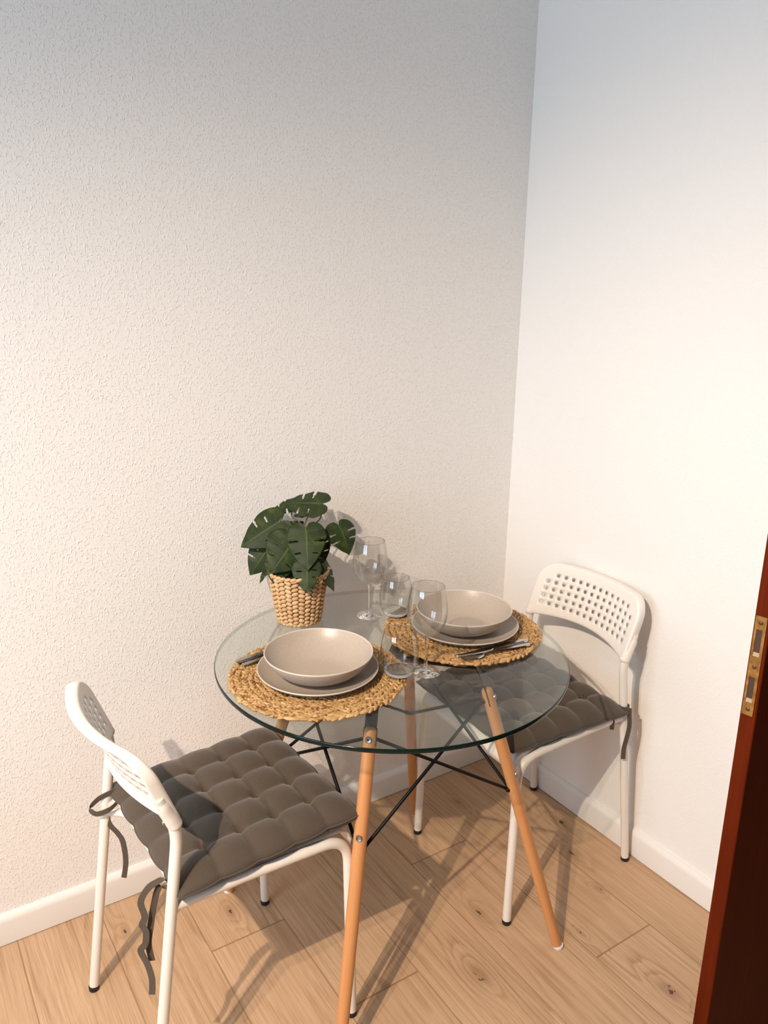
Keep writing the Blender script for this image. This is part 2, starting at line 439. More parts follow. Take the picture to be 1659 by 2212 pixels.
for y0, y1 in ((WY0+.06,ym-.06),(ym+.06,WY1-.06)):
    MB().box((XW-.08,y0,WZ0+.06),(XW-.076,y1,WZ1-.06)).build('pane', M['pane'], win, smooth=False)

def baseboard(name, p0, p1, nrm):
    prof = [(0,0),(.016,0),(.016,.062),(.0145,.068),(.011,.0735),(.005,.0775),(0,.078)]
    V = []; F = []; k = len(prof)
    for p in (p0, p1):
        V += [(p[0]+nrm[0]*d, p[1]+nrm[1]*d, z) for d, z in prof]
    F = [(i, i+1, k+i+1, k+i) for i in range(k-1)]+[tuple(range(k)), tuple(range(2*k-1,k-1,-1))]
    o = MB().add(V, F).build(name, M['base'], angle=25); o.location.z = .0022; o['kind'] = 'structure'
baseboard('baseboard_left', (XW,0), (0,0), (0,-1))
baseboard('baseboard_right', (0,-.016), (0,-1.085), (-1,0))

# door leaf standing open, its lock edge towards the room
DX, DY, DT, DW = -.614, -1.2125, .0235, .62
door = bpy.data.objects.new('door_1', None); COL.objects.link(door); door.location = (DX, DY, 0); door.rotation_euler = (0,0,R(12)); door['kind'] = 'structure'
e = .0015
MB().add([(x,y,z) for z in (.008,2.02) for x, y in ((e,0),(DW-.01,0),(DW-.01,-DT),(e,-DT),(0,-DT+e),(0,-e))],
         [(5,4,3,2,1,0),(6,7,8,9,10,11)]+[(i,(i+1)%6,(i+1)%6+6,i+6) for i in range(6)]).build('door_leaf', M['wood'], door, smooth=False)
PZ0, PZ1, PW = .932, 1.094, .0165
py0, py1 = -.0025, -.0025-PW
lp = MB()
openings = [(1.000+.018,1.000+.066), (.966-.013,.966+.032)]
openings = [(.953,.996),(1.029,1.073)]
zs = [PZ0, openings[0][0], openings[0][1], openings[1][0], openings[1][1], PZ1]
for z0, z1 in ((zs[0],zs[1]),(zs[2],zs[3]),(zs[4],zs[5])): lp.box((-.0022,py1,z0),(.0005,py0,z1))
for z0, z1 in openings:
    lp.box((-.0022,py1,z0),(.0005,py1+.0042,z1)); lp.box((-.0022,py0-.0034,z0),(.0005,py0,z1))
plate = lp.build('lock_plate', M['brass'], door, smooth=False); plate['label'] = 'tarnished brass lock plate'
for z0, z1 in openings:
    MB().box((-.0010,py1+.0042,z0),(.0004,py0-.0034,z1)).build('recess_shade', M['hole_shade'], plate, smooth=False)  # solid inset, the opening's shade put into its colour
    MB().add([(-.0022,py1+.0042,z0+.0005),(-.0022,py0-.0034,z0+.0005),(-.0008,py0-.0034,z0+.008),(-.0008,py1+.0042,z0+.008),(-.0006,py1+.0042,z0),(-.0006,py0-.0034,z0)],
             [(0,1,2,3),(0,4,5,1),(4,3,2,5),(0,3,4),(1,5,2)]).build('lip', M['worn'], plate, smooth=False)
for z in (.942,1.0125,1.084):
    s = MB().lathe([(0,.0032),(.0022,.003),(.0034,.002),(.0034,0)], 16); s.v = [(-z_-.0002, x, y) for x, y, z_ in s.v]
    s.build('screw', M['worn_dark'], plate, loc=(0,(py0+py1)/2,z))

# ------------------------------------------------------------------ chairs (x forward, y across, origin on the floor between the rear feet)
HW = .191
def bend_path(pts, r, n=8):
    """polyline with rounded corners"""
    pts = [Vector(p) for p in pts]; out = [pts[0]]
    for i in range(1, len(pts)-1):
        a, b, c = pts[i-1], pts[i], pts[i+1]
        d0 = (a-b).normalized(); d1 = (c-b).normalized()
        p = b+d0*r; q = b+d1*r
        for k in range(n+1):
            t = k/n; out.append(p*(1-t)**2+b*2*t*(1-t)+q*t*t)
    out.append(pts[-1]); return out
def make_chair(label):
    t = thing('dining_chair', label, 'chair', group='white dining chairs at the glass table')
    TR = .0108; PW_ = .182; FW_ = .2025
    for s in (-1, 1):
        y = s*HW
        leg = MB().tube(bend_path([(.001,y,.012),(.083,s*PW_,.625),(.052,s*PW_,.70)], .035), TR, 18).build('leg', M['metal'], t)
        MB().lathe([(0,0),(.0108,0),(.0116,.003),(.0116,.011),(.0106,.013),(0,.013)], 20).build('foot_cap', M['rubber'], leg, loc=(.0,y,0))
        leg = MB().tube(bend_path([(.443,s*FW_,.012),(.434,s*.197,.464),(.33,s*.194,.468)], .062, 10), TR, 18).build('leg', M['metal'], t)
        MB().lathe([(0,0),(.0108,0),(.0116,.003),(.0116,.011),(.0106,.013),(0,.013)], 20).build('foot_cap', M['rubber'], leg, loc=(.443,s*FW_,0))
        MB().tube([(.34,s*.1942,.468),(.2,s*.187,.470),(.064,s*.180,.468)], TR, 18).build('side_rail', M['metal'], t)
    # rear cross tube under the seat
    MB().tube(bend_path([(.061,-.180,.452),(.10,-.15,.448),(.10,.15,.448),(.061,.180,.452)], .02), .0085, 14).build('cross_rail', M['metal'], t)
    # seat pan with a rolled front lip
    nx, ny = 24, 20; V = []; F = []
    for i in range(nx+1):
        u = i/nx
        for j in range(ny+1):
            q = j/ny*2-1
            if u < .82:
                x = .078+u/.82*.335; z = .4745-.007*(1-q*q)*math.sin(u/.82*PI)
            else:
                a = (u-.82)/.18*R(100); x = .413+.036*math.sin(a); z = .4745-.036*(1-math.cos(a))
            V.append((x, q*(.176+.014*u), z+(.003 if abs(q) < .999 else 0)))
    for i in range(nx):
        for j in range(ny):
            a = i*(ny+1)+j; F.append((a, a+1, a+ny+2, a+ny+1))
    o = MB().add(V, F).build('seat', M['plastic'], t, angle=60)
    mo = o.modifiers.new('solid', 'SOLIDIFY'); mo.thickness = .004; mo.offset = 0
    # backrest shell: 14 x 5 round holes, two upper corners left blank, rounded flange all round
    sp, sr = .0235, .0199; r = .0053; NC, NR = 14, 5
    half = .1835; ztop = .783
    def lower(y):
        d = min(1, max(0, abs(y)-(half-.014))/.014)
        return .654-.014*(abs(y)/half)**2+.012*(1-math.sqrt(1-d*d))
    def top(y):
        d = max(0, abs(y)-(half-.045))/.045
        return ztop-.045*(1-math.sqrt(max(0, 1-min(1,d)**2)))
    def P3(y, z, back=0):
        x = .0965-(z-.625)*.375 - .045*(1-(y/half)**2)        # leans back, hollowed towards the sitter
        return (x-back, y, z)
    ys = [-(NC/2)*sp+k*sp for k in range(NC+1)]
    zr = [.666+k*sr for k in range(NR+1)]
    mb = MB(); V = []; vid = {}
    def vert(y, z, back=0):
        k = (round(y,5), round(z,5), round(back,5))
        if k not in vid: vid[k] = len(V); V.append(P3(y, z, back))
        return vid[k]
    F = []
    NH = 12
    for ci in range(NC):
        for ri in range(NR):
            y0, y1, z0, z1 = ys[ci], ys[ci+1], zr[ri], zr[ri+1]
            ym_, zm_ = (y0+y1)/2, (z0+z1)/2
            # outline of the cell with mid points: 12 points
            per = []
            for (a, b) in (((y1,z0),(y1,z1)),((y1,z1),(y0,z1)),((y0,z1),(y0,z0)),((y0,z0),(y1,z0))):
                for k in range(3): per.append((a[0]+(b[0]-a[0])*k/3, a[1]+(b[1]-a[1])*k/3))
            pv = [vert(*p) for p in per]
            if ri == NR-1 and ci in (0, NC-1):
                F.append(tuple(pv)); continue
            hv = []
            for p in per:
                a = math.atan2(p[1]-zm_, p[0]-ym_); hv.append(vert(ym_+r*math.cos(a), zm_+r*math.sin(a)))
            for k in range(12):
                k2 = (k+1) % 12; F.append((pv[k], pv[k2], hv[k2], hv[k]))
    # margins: columns follow thirds of the cells, outline points from top()/lower()
    cols = [ys[0]+k*sp/3 for k in range(NC*3+1)]
    side = [half*f for f in (.92,.965,.99,1.0)]
    left = [-s_ for s_ in reversed(side)]
    for z_lo, z_hi, fn, flip in ((None, zr[0], lower, 0), (zr[-1], None, top, 1)):
        for k in range(len(cols)-1):
            ya, yb = cols[k], cols[k+1]
            zi = zr[0] if fn is lower else zr[-1]
            for q in range(3):
                za0 = zi+(fn(ya)-zi)*q/3; za1 = zi+(fn(ya)-zi)*(q+1)/3; zb0 = zi+(fn(yb)-zi)*q/3; zb1 = zi+(fn(yb)-zi)*(q+1)/3
                F.append((vert(ya,za0), vert(yb,zb0), vert(yb,zb1), vert(ya,za1)))
    zcol = [zr[0]+k*sr/3 for k in range(NR*3+1)]
    for sgn in (-1, 1):
        yy = [sgn*abs(ys[0])]+[sgn*s_ for s_ in side]
        for k in range(len(yy)-1):
            ya, yb = yy[k], yy[k+1]
            def zz(y, first):
                if first: 
                    lo = [zr[0]+(lower(y)-zr[0])*q/3 for q in (3,2,1)]; hi = [zr[-1]+(top(y)-zr[-1])*q/3 for q in (1,2,3)]
                    return lo+zcol+hi
                n_ = len(zcol)+6; return [lower(y)+(top(y)-lower(y))*i/(n_-1) for i in range(n_)]
            A = zz(ya, k == 0); B = zz(yb, False)
            for i in range(len(A)-1): F.append((vert(ya,A[i]), vert(yb,B[i]), vert(yb,B[i+1]), vert(ya,A[i+1])))
    me_b = MB().add(V, F)
    # boundary loop -> flange
    from collections import defaultdict
    ec = defaultdict(int); fv = {}
    for f in F:
        for a, b in zip(f, f[1:]+f[:1]): ec[tuple(sorted((a,b)))] += 1; fv[(a,b)] = 1
    inv = {i: k for k, i in vid.items()}
    be = [e_ for e_, c_ in ec.items() if c_ == 1]
    nb = defaultdict(list)
    for a, b in be: nb[a].append(b); nb[b].append(a)
    start = max((i for i in nb), key=lambda i: inv[i][1]*10+inv[i][0])
    loop = [start]; prev = None
    while True:
        nx_ = [j for j in nb[loop[-1]] if j != prev]
        if not nx_: break
        prev = loop[-1]
        if nx_[0] == start: break
        loop.append(nx_[0])
    n = len(loop); cy = 0; cz = .70
    rings = [loop]
    for (out, back) in ((.0022,.0010),(.0036,.0036),(.004,.008),(.004,.020),(.0030,.0235)):
        ring = []
        for k, i in enumerate(loop):
            y, z, _ = inv[i]; ya, za, _ = inv[loop[(k-1)%n]]; yb, zb, _ = inv[loop[(k+1)%n]]
            d = Vector((zb-za, -(yb-ya))).normalized()
            if d.dot(Vector((y-cy, z-cz))) < 0: d = -d
            low = z < lower(y)+.004
            bk = back*(.35 if low else 1)
            V_ = P3(max(-half,min(half,y)), z); 
            ring.append(len(me_b.v)); me_b.v.append((V_[0]-bk, y+d.x*out, z+d.y*out))
        rings.append(ring)
    for a, b in zip(rings[:-1], rings[1:]):
        for k in range(n):
            me_b.f.append([a[k], a[(k+1)%n], b[(k+1)%n], b[k]]); me_b.mi.append(0)
    br = me_b.build('backrest', M['plastic'], t, angle=50)
    mo = br.modifiers.new('solid', 'SOLIDIFY'); mo.thickness = .0032; mo.offset = 0
    for s in (-1, 1):
        y = s*PW_
        MB().tube(cat([(.0795,y,.636),(.071,y,.655),(.058,y,.684),(.0475,s*(PW_-.004),.709),(.0390,s*(PW_-.015),.731)], 4), [.0136]*5+[.0128]*4+[.0110,.0104,.0097,.009,.0075,.006,.0045,.003], 18, round_end=True).build('sleeve', M['plastic'], br)
        sc = MB().lathe([(0,.004),(.003,.0035),(.0045,.001),(.0045,-.004)], 14).build('screw', M['steel'], br)
        sc.rotation_euler = (0, R(-90), 0); sc.location = (.0605, y, .648)
    return t
C1 = ((-1.4080,-.4480,0), .050); C2 = ((-.0385,-.4235,0), 3.112)
chair1 = make_chair('white tubular chair at the left, seen from behind its perforated backrest')
chair1.location = C1[0]; chair1.rotation_euler = (0,0,C1[1])
chair2 = dup(chair1, 'white tubular chair backed against the right wall, its perforated backrest facing the table', C2[0], C2[1])

# ------------------------------------------------------------------ seat cushions
def cushion_mesh(seed, w=.400, d=.385, puff=1.0, seam=(.018,.030)):
    rd = random.Random(seed); N = 80; V = []; F = []; NP = 5
    jit = {(i,j): (rd.uniform(-.05,.05), rd.uniform(-.05,.05)) for i in range(7) for j in range(7)}
    dome = {(i,j): rd.uniform(.85,1.15) for i in range(-1,7) for j in range(-1,7)}
    def outline(u, v):
        a = (u+1)/2*NP; b = (v+1)/2*NP
        bu = .007*abs(math.sin(PI*a))**.7; bv = .007*abs(math.sin(PI*b))**.7
        x = u*d/2 + u**9*bv*.8; y = v*w/2 + v**9*bu*.8
        k = (abs(u)*abs(v))**14
        return x*(1+.018*k), y*(1+.018*k)
    def h(u, v):
        a = (u+1)/2*NP; b = (v+1)/2*NP
        e = ((1-abs(u)**7)*(1-abs(v)**7))
        e = max(0, e)**.42
        dm = (abs(math.sin(PI*a))*abs(math.sin(PI*b)))**.55*dome[(int(min(a,4.99)),int(min(b,4.99)))]
        z = .0165+.0140*dm
        for i in (1,2,3,4):
            for j in (1,2,3,4):
                jx, jy = jit[(i,j)]
                r2 = ((a-i-jx)**2+(b-j-jy)**2)
                if r2 < .6: z -= .0140*math.exp(-r2/.014)
        return e*z*puff
    sm = lambda u: seam[0]+(seam[1]-seam[0])*(u+1)/2
    ix = {}
    for i in range(N+1):
        for j in range(N+1):
            u = i/N*2-1; v = j/N*2-1
            # finer rows towards the edge
            u = math.sin(u*PI/2)*.35+u*.65; v = math.sin(v*PI/2)*.35+v*.65
            x, y = outline(u, v); ix[(i,j)] = len(V); V.append((x, y, sm(u)+h(u,v)))
    for i in range(N):
        for j in range(N): F.append((ix[(i,j)], ix[(i+1,j)], ix[(i+1,j+1)], ix[(i,j+1)]))
    jx = {}
    for i in range(N+1):
        for j in range(N+1):
            if i in (0,N) or j in (0,N): jx[(i,j)] = ix[(i,j)]; continue
            x, y, z = V[ix[(i,j)]]
            u = i/N*2-1; v = j/N*2-1
            e = max(0, (1-abs(u)**10)*(1-abs(v)**10))**.5
            jx[(i,j)] = len(V); V.append((x, y, sm(u)+.0005-(sm(u)-.0015)*e))
    for i in range(N):
        for j in range(N): F.append((jx[(i,j)], jx[(i,j+1)], jx[(i+1,j+1)], jx[(i+1,j)]))
    rim = [V[ix[(i,0)]] for i in range(N)]+[V[ix[(N,j)]] for j in range(N)]+[V[ix[(N-i,N)]] for i in range(N)]+[V[ix[(0,N-j)]] for j in range(N)]
    return MB().add(V, F), rim
def world_path(pts, root):
    mw = Matrix.Translation(root.location) @ Matrix.Rotation(root.rotation_euler[2], 4, 'Z')
    inv_ = mw.inverted(); return [inv_ @ Vector(p) for p in pts]
def cushion(seed, label, chair, ox, ties, puff=1.0, seam=(.018,.030)):
    c, s = math.cos(chair[1]), math.sin(chair[1])
    loc = (chair[0][0]+c*ox, chair[0][1]+s*ox, .4795)
    t = thing('seat_cushion', label, 'cushion', loc, chair[1], group='taupe tufted seat cushions')
    mb, rim = cushion_mesh(seed, puff=puff, seam=seam)
    mb.build('cover', M['cloth'], t, angle=None)
    rim = [(x*1.004, y*1.004, z) for x, y, z in rim]
    MB().tube(rim+[rim[0]], .0014, 6).build('piping', M['cloth'], t)
    for pts, wd in ties:
        p = cat(world_path(pts, t), 6)
        MB().ribbon(p, wd, .0115).build('tie', M['cloth'], t)
    return t
ties1 = [
    ([(-1.300,-.285,.507),(-1.330,-.280,.506),(-1.357,-.272,.498),(-1.376,-.266,.487),(-1.390,-.266,.472),(-1.380,-.278,.463),(-1.356,-.292,.474),(-1.335,-.288,.486)], (.25,-.2,1)),
    ([(-1.345,-.245,.470),(-1.356,-.262,.446),(-1.355,-.272,.424),(-1.340,-.274,.396),(-1.330,-.272,.367),(-1.327,-.270,.316),(-1.334,-.270,.275)], (.85,-.5,0)),
    ([(-1.315,-.625,.494),(-1.338,-.618,.524),(-1.358,-.617,.525),(-1.374,-.617,.518),(-1.387,-.617,.496),(-1.382,-.617,.463),(-1.388,-.617,.448),(-1.382,-.617,.43),(-1.385,-.617,.405),(-1.394,-.617,.394),(-1.384,-.617,.359),(-1.378,-.617,.321),(-1.380,-.617,.288)], (.83,-.55,0)),
    ([(-1.330,-.622,.500),(-1.352,-.618,.514),(-1.362,-.612,.48),(-1.372,-.612,.433),(-1.378,-.612,.397),(-1.374,-.612,.358)], (.83,-.55,.1)),
]
ring = lambda cx, cy, z, r, a0, a1, n=12: [(cx+r*math.cos(R(a0+(a1-a0)*k/n)), cy+r*math.sin(R(a0+(a1-a0)*k/n)), z) for k in range(n+1)]
ties2 = [
    ([(-.160,-.585,.490)]+ring(-.1105,-.6075,.500,.0132,150,420), (0,0,1)),
    ([(-.1040,-.6205,.500),(-.1055,-.6235,.480),(-.1030,-.6250,.45),(-.1075,-.6250,.42),(-.1150,-.6245,.385),(-.1120,-.6235,.353)], (.83,-.55,0)),
    ([(-.150,-.600,.486),(-.156,-.612,.470),(-.160,-.615,.452)], (.83,-.55,.1)),
    ([(-.130,-.266,.493),(-.108,-.246,.505),(-.092,-.228,.500),(-.080,-.220,.49)], (0,0,1)),
]
cushion(3, 'taupe tufted cushion with long dangling ties on the left chair', C1, .268, ties1)
cushion(11, 'taupe tufted cushion on the chair by the right wall, half under the glass', C2, .266, ties2, 1.55, (.009,.019))

# ------------------------------------------------------------------ glass table
TC = Vector((-.7354,-.4351,0)); TT = .742
tab = thing('dining_table', 'round glass table on four splayed beech legs with black wire bracing', 'table', (TC.x,TC.y,0))
RT = .4015
mb = MB()
prof_top = [(0,TT),(RT-.002,TT)]
prof_edge = [(RT-.002,TT),(RT-.0006,TT-.0008),(RT,TT-.0025),(RT,TT-.0075),(RT-.0006,TT-.0092),(RT-.002,TT-.010)]
prof_bot = [(RT-.002,TT-.010),(0,TT-.010)]
mb.lathe(prof_top, 160); mb.lathe(prof_edge, 160, mi=1); mb.lathe(prof_bot, 160)
import bmesh
o = mb.build('tabletop', [M['top'], M['edge']], tab, angle=60)
bm = bmesh.new(); bm.from_mesh(o.data); bmesh.ops.remove_doubles(bm, verts=bm.verts, dist=1e-6); bmesh.ops.recalc_face_normals(bm, faces=bm.faces); bm.to_mesh(o.data); bm.free()
o['label'] = 'clear glass disc with a dark green edge'
FA = -.7825
def rad(k, r, z, tan=0):
    a = FA+k*PI/2
    return Vector((r*math.cos(a)-tan*math.sin(a), r*math.sin(a)+tan*math.cos(a), z))
rl = lambda z: .4285-.307*z
lean_k = lambda k, z: -.015*(1-z/.66) if k % 4 == 3 else 0     # one leg splays a little sideways
for k in range(4):
    zs_ = [.008,.05,.2,.4,.55,.64,.668]
    rr = [.0122,.0126,.0138,.0146,.0144,.0138,.0134]
    path = [rad(k, rl(z), z, lean_k(k, z)) for z in zs_]
    leg = MB().tube(path, rr, 24, round_end=False)
    # domed top end
    d = (path[-1]-path[-2]).normalized()
    leg = MB().tube(path+[path[-1]+d*x for x in (.005,.009,.0115,.0125)], rr+[.0125,.0102,.0065,.002], 24).build('leg', M['beech'], tab)
    MB().lathe([(0,0),(.0118,0),(.0128,.002),(.0128,.007),(.0118,.0095),(0,.0095)], 24).build('foot_cap', M['nylon'], leg, loc=rad(k, rl(0)+.001, 0, lean_k(k, 0)))
    for z in (.655,.462):
        p = rad(k, rl(z), z, lean_k(k, z)); a = FA+k*PI/2
        b = MB().lathe([(.0022,.0008),(.0024,.0026),(.0058,.0030),(.0070,.0018),(.0070,-.004)], 20)
        b.lathe([(0,.0006),(.0024,.0008)], 20, mi=1)
        bo = b.build('bolt', [M['steel'], M['black']], leg)
        bo.rotation_euler = (0, R(90)-R(17), a); bo.location = p + Vector((math.cos(a)*.955, math.sin(a)*.955, .295))*.0136
    # flat bracket running from the slot in the leg up under the glass
    bp = [rad(k, rl(.635), .635), rad(k, rl(.668), .668), rad(k, .205, .712), rad(k, .198, .7245), rad(k, .185, .7285), rad(k, .10, .7290), rad(k, .0, .7290)]
    tn = rad(k, 0, 0, 1)
    MB().ribbon(cat(bp[:2], 3)+cat(bp[2:], 4), tuple(tn), .0278 if False else .0255, .0014).build('bracket', M['black'], tab)
    # slot cheeks of the bracket showing on both sides of the leg
    MB().ribbon([rad(k, rl(.640), .640), rad(k, rl(.676), .676)], tuple(tn), .0292, .0012).build('slot_plate', M['black'], leg)
    MB().lathe([(0,0),(.011,0),(.0125,.0012),(.011,.0024),(0,.0024)], 20).build('glass_pad', M['pad'], tab, loc=rad(k, .165, .7298))
for k in range(4):
    for s in (-1, 1):
        a = rad(k, rl(.648)-.0155, .648, s*.006); b = rad(k+s, rl(.428)-.015, .428, -s*.006+lean_k(k+s, .428))
        MB().tube([a, b], .0040, 10, round_end=True).build('brace_rod', M['black'], tab)
    MB().tube([rad(k, rl(.428)-.013, .428, lean_k(k,.428)-.010), rad(k, rl(.428)-.013, .428, lean_k(k,.428)+.010)], .0062, 10, round_end=True).build('rod_clamp', M['black'], tab)
    MB().tube([rad(k, rl(.648)-.013, .648, -.008), rad(k, rl(.648)-.013, .648, .008)], .0062, 10, round_end=True).build('rod_clamp', M['black'], tab)
MB().lathe([(0,.7255),(.035,.7255),(.036,.7268),(.035,.7282),(0,.7282)], 32).build('hub', M['black'], tab)

# ------------------------------------------------------------------ jute placemats
def lozenge(mb, c, t, n, L, w, h, tw, uvoff, ns=7, nr=8):
    """fat strand end: ellipsoid along t, flat side n"""
    t = t.normalized(); b = n.cross(t).normalized(); n = t.cross(b)
    V = []; F = []; U = []; NS, NR_ = ns, nr
    for i in range(NS):
        x = -1+2*i/(NS-1); q = math.sqrt(max(0.02, 1-abs(x)**2.4))
        for k in range(NR_):
            a = 2*PI*k/NR_
            V.append(c+t*(x*L/2)+b*(math.cos(a)*w/2*q)+n*(math.sin(a)*h/2*q)+b*(tw*math.sin(x*PI/2)*w*.25))
    for i in range(NS-1):
        for k in range(NR_):
            k2 = (k+1) % NR_; F.append((i*NR_+k, i*NR_+k2, (i+1)*NR_+k2, (i+1)*NR_+k))
            u0, u1 = i/(NS-1), (i+1)/(NS-1)
            U.append([(uvoff+u0,uvoff*3+k/NR_),(uvoff+u0,uvoff*3+(k+1)/NR_),(uvoff+u1,uvoff*3+(k+1)/NR_),(uvoff+u1,uvoff*3+k/NR_)])
    F.append(tuple(reversed(range(NR_)))); F.append(tuple((NS-1)*NR_+k for k in range(NR_)))
    U.append([(uvoff,0)]*NR_); U.append([(uvoff,0)]*NR_)
    mb.add(V, F, U)
def placemat(label, loc, rot, seed, RM=.194):
    rd = random.Random(seed)
    t = thing('placemat', label, 'placemat', loc, rot, group='round braided jute placemats')
    core = MB().lathe([(0,0.0008),(RM-.011,.0008),(RM-.008,.003),(RM-.011,.006),(0,.006)], 96)
    core.build('backing', M['jute_dark'], t)
    mb = MB(); W = .0168; sc = W/.0138
    ring = 0; R0 = RM-W/2
    while R0 > .004:
        n = max(5, int(2*PI*R0/(.0122*sc))); ph = rd.random()*6
        wob = [rd.uniform(-.0009,.0009) for _ in range(n)]
        for k in range(n):
            a = ph+2*PI*k/n
            for s in (-1, 1):
                aa = a + (0 if s < 0 else PI/n) + rd.uniform(-.06,.06)*PI/n
                r_ = R0 + s*W*.20 + wob[k]
                if ring == 0 and s > 0: r_ -= .0024
                c = Vector((r_*math.cos(aa), r_*math.sin(aa), .0058+rd.uniform(-.0008,.0008)))
                tg = Vector((-math.sin(aa), math.cos(aa), 0)); ra = Vector((math.cos(aa), math.sin(aa), 0))
                d = tg*1.0 - ra*s*(rd.uniform(.27,.36) if ring == 0 else rd.uniform(.48,.60)) + Vector((0,0,rd.uniform(-.08,.08)))
                lozenge(mb, c, d, Vector((0,0,1)), .0192*sc*rd.uniform(.92,1.1), .0064*sc*rd.uniform(.9,1.12), .0070*sc**.5*rd.uniform(.88,1.12), rd.choice((-1,1)), rd.random()*40, 6, 6)
        R0 -= W*.49; ring += 1; W = .0168 if ring < 1 else .0140; sc = W/.0138; R0 -= W*.49
    mb.build('braid', M['jute'], t, angle=None)
    # loose fibres standing off the braid
    fb = MB()
    for k in range(520):
        a = rd.random()*2*PI; r_ = RM*math.sqrt(rd.uniform(.3,1.02)); z = .0095 if r_ < RM-.006 else rd.uniform(.003,.009)
        p = Vector((r_*math.cos(a), r_*math.sin(a), z)); d = Vector((rd.gauss(0,1), rd.gauss(0,1), rd.uniform(.0,.6))).normalized()
        if r_ > RM-.012: d = (d+Vector((math.cos(a),math.sin(a),0))*.9).normalized()
        l = rd.uniform(.005,.014); c2 = p+d*l*.5+Vector((0,0,l*.12)); e2 = p+d*l+Vector((0,0,-l*.05))
        fb.tube([p, c2, e2], [.00022,.00018,.00010], 3, cap=False)
    fo = fb.build('loose_fibre', M['jute'], t); fo['kind'] = 'stuff'
    return t
placemat('braided jute placemat nearer the camera, under the bowl by the left chair', (-.938,-.452,TT+.0003), .3, 5)
placemat('braided jute placemat on the far right, under the bowl by the corner chair', (-.5245,-.4291,TT+.0003), 1.9, 9)
MT = TT+.0105

# ------------------------------------------------------------------ plates and bowls
def make_plate(label, loc):
    pr = [(0,.0035),(.060,.0035),(.085,.0045),(.105,.0085),(.118,.0140),(.1265,.0193)]
    rim = [(.1265,.0193),(.1278,.0204),(.1292,.0204),(.1298,.0190),(.1290,.0172)]
    und = [(.1290,.0172),(.119,.0105),(.105,.0048),(.088,.0012),(.080,0),(.0765,0),(.0755,.0012),(0,.0012)]
    o = MB().lathe(pr, 96).lathe(rim, 96, mi=1).lathe(und, 96).build('plate', [M['ceramic'], M['rim']], angle=None, loc=loc)
    bm = bmesh.new(); bm.from_mesh(o.data); bmesh.ops.remove_doubles(bm, verts=bm.verts, dist=1e-6); bmesh.ops.recalc_face_normals(bm, faces=bm.faces); bm.to_mesh(o.data); bm.free()
    return tag(o, label, 'plate', 'greige stoneware plates')
def make_bowl(label, loc):
    pr = [(0,.0060),(.040,.0060),(.052,.0066),(.060,.0084),(.070,.0120),(.084,.0200),(.097,.0310),(.107,.0430),(.1125,.0525)]
    rim = [(.1125,.0525),(.1136,.0542),(.1150,.0544),(.1158,.0530),(.1152,.0510)]
    und = [(.1152,.0510),(.110,.0405),(.100,.0272),(.087,.0160),(.073,.0080),(.064,.0045),(.060,.0012),(.058,0),(.054,0),(.053,.0016),(0,.0016)]
    o = MB().lathe(pr, 96).lathe(rim, 96, mi=1).lathe(und, 96).build('bowl', [M['ceramic'], M['rim']], angle=None, loc=loc)
    bm = bmesh.new(); bm.from_mesh(o.data); bmesh.ops.remove_doubles(bm, verts=bm.verts, dist=1e-6); bmesh.ops.recalc_face_normals(bm, faces=bm.faces); bm.to_mesh(o.data); bm.free()
    return tag(o, label, 'bowl', 'greige stoneware bowls')
pl = make_plate('greige stoneware plate under the nearer bowl, left of the tumbler', (-.9405,-.4575,MT))
p2 = pl.copy(); COL.objects.link(p2); p2.location = (-.5245,-.4385,MT); p2['label'] = 'greige stoneware plate under the farther bowl, beside the crossed cutlery'
bo = make_bowl('greige deep bowl nearest the left chair, stacked on its plate', (-.942,-.4640,MT+.0045))
b2 = bo.copy(); COL.objects.link(b2); b2.location = (-.5270,-.4365,MT+.0045); b2['label'] = 'greige deep bowl on the far side, partly behind the front wine glass'

# ------------------------------------------------------------------ glassware
def weld(o):
    bm = bmesh.new(); bm.from_mesh(o.data); bmesh.ops.remove_doubles(bm, verts=bm.verts, dist=1e-6); bmesh.ops.recalc_face_normals(bm, faces=bm.faces); bm.to_mesh(o.data); bm.free()
def smooth_prof(pts, n=5):
    return [(p.x, p.y) for p in cat([(a,b,0) for a, b in pts], n)]
def wine_glass(label, loc):
    t = thing('wine_glass', label, 'wine glass', loc, 0, 'stemmed wine glasses')
    outp = smooth_prof([(.0040,.083),(.010,.0855),(.020,.0915),(.032,.103),(.0405,.120),(.0437,.139),(.0430,.158),(.0400,.180),(.0362,.2005)])
    inn = smooth_prof([(.0352,.2005),(.0390,.180),(.0419,.158),(.0426,.139),(.0394,.1205),(.0305,.1045),(.018,.0935),(.008,.0895),(0,.0890)])
    bw = MB().lathe(outp+[(.0360,.2010),(.0355,.2010)]+inn, 64).build('bowl', M['glass'], t, angle=None)
    MB().tube([(.0358*math.cos(2*PI*k/64), .0358*math.sin(2*PI*k/64), .2008) for k in range(65)], .0008, 8, cap=False).build('lip', M['lip'], t, angle=None)
    st = smooth_prof([(0,.088),(.0040,.0865),(.0045,.083),(.0036,.072),(.0034,.045),(.0036,.022),(.0052,.012),(.0080,.0085)])
    MB().lathe(st+[(0,.0080)], 32).build('stem', M['gsolid'], t, angle=None)
    ft = [(0,.0086),(.0080,.0085),(.0140,.0062),(.0240,.0036),(.0310,.0022),(.0328,.0014),(.0328,.0006),(.0318,0.0),(0,.0)]
    MB().lathe(ft, 64).build('foot', M['gsolid'], t, angle=30)
    return t
wg = wine_glass('stemmed wine glass in front, between the two placemats', (-.7266,-.5546,TT+.0004))
dup(wg, 'stemmed wine glass at the back, beside the potted plant', (-.6651,-.2275,TT+.0004), 0)
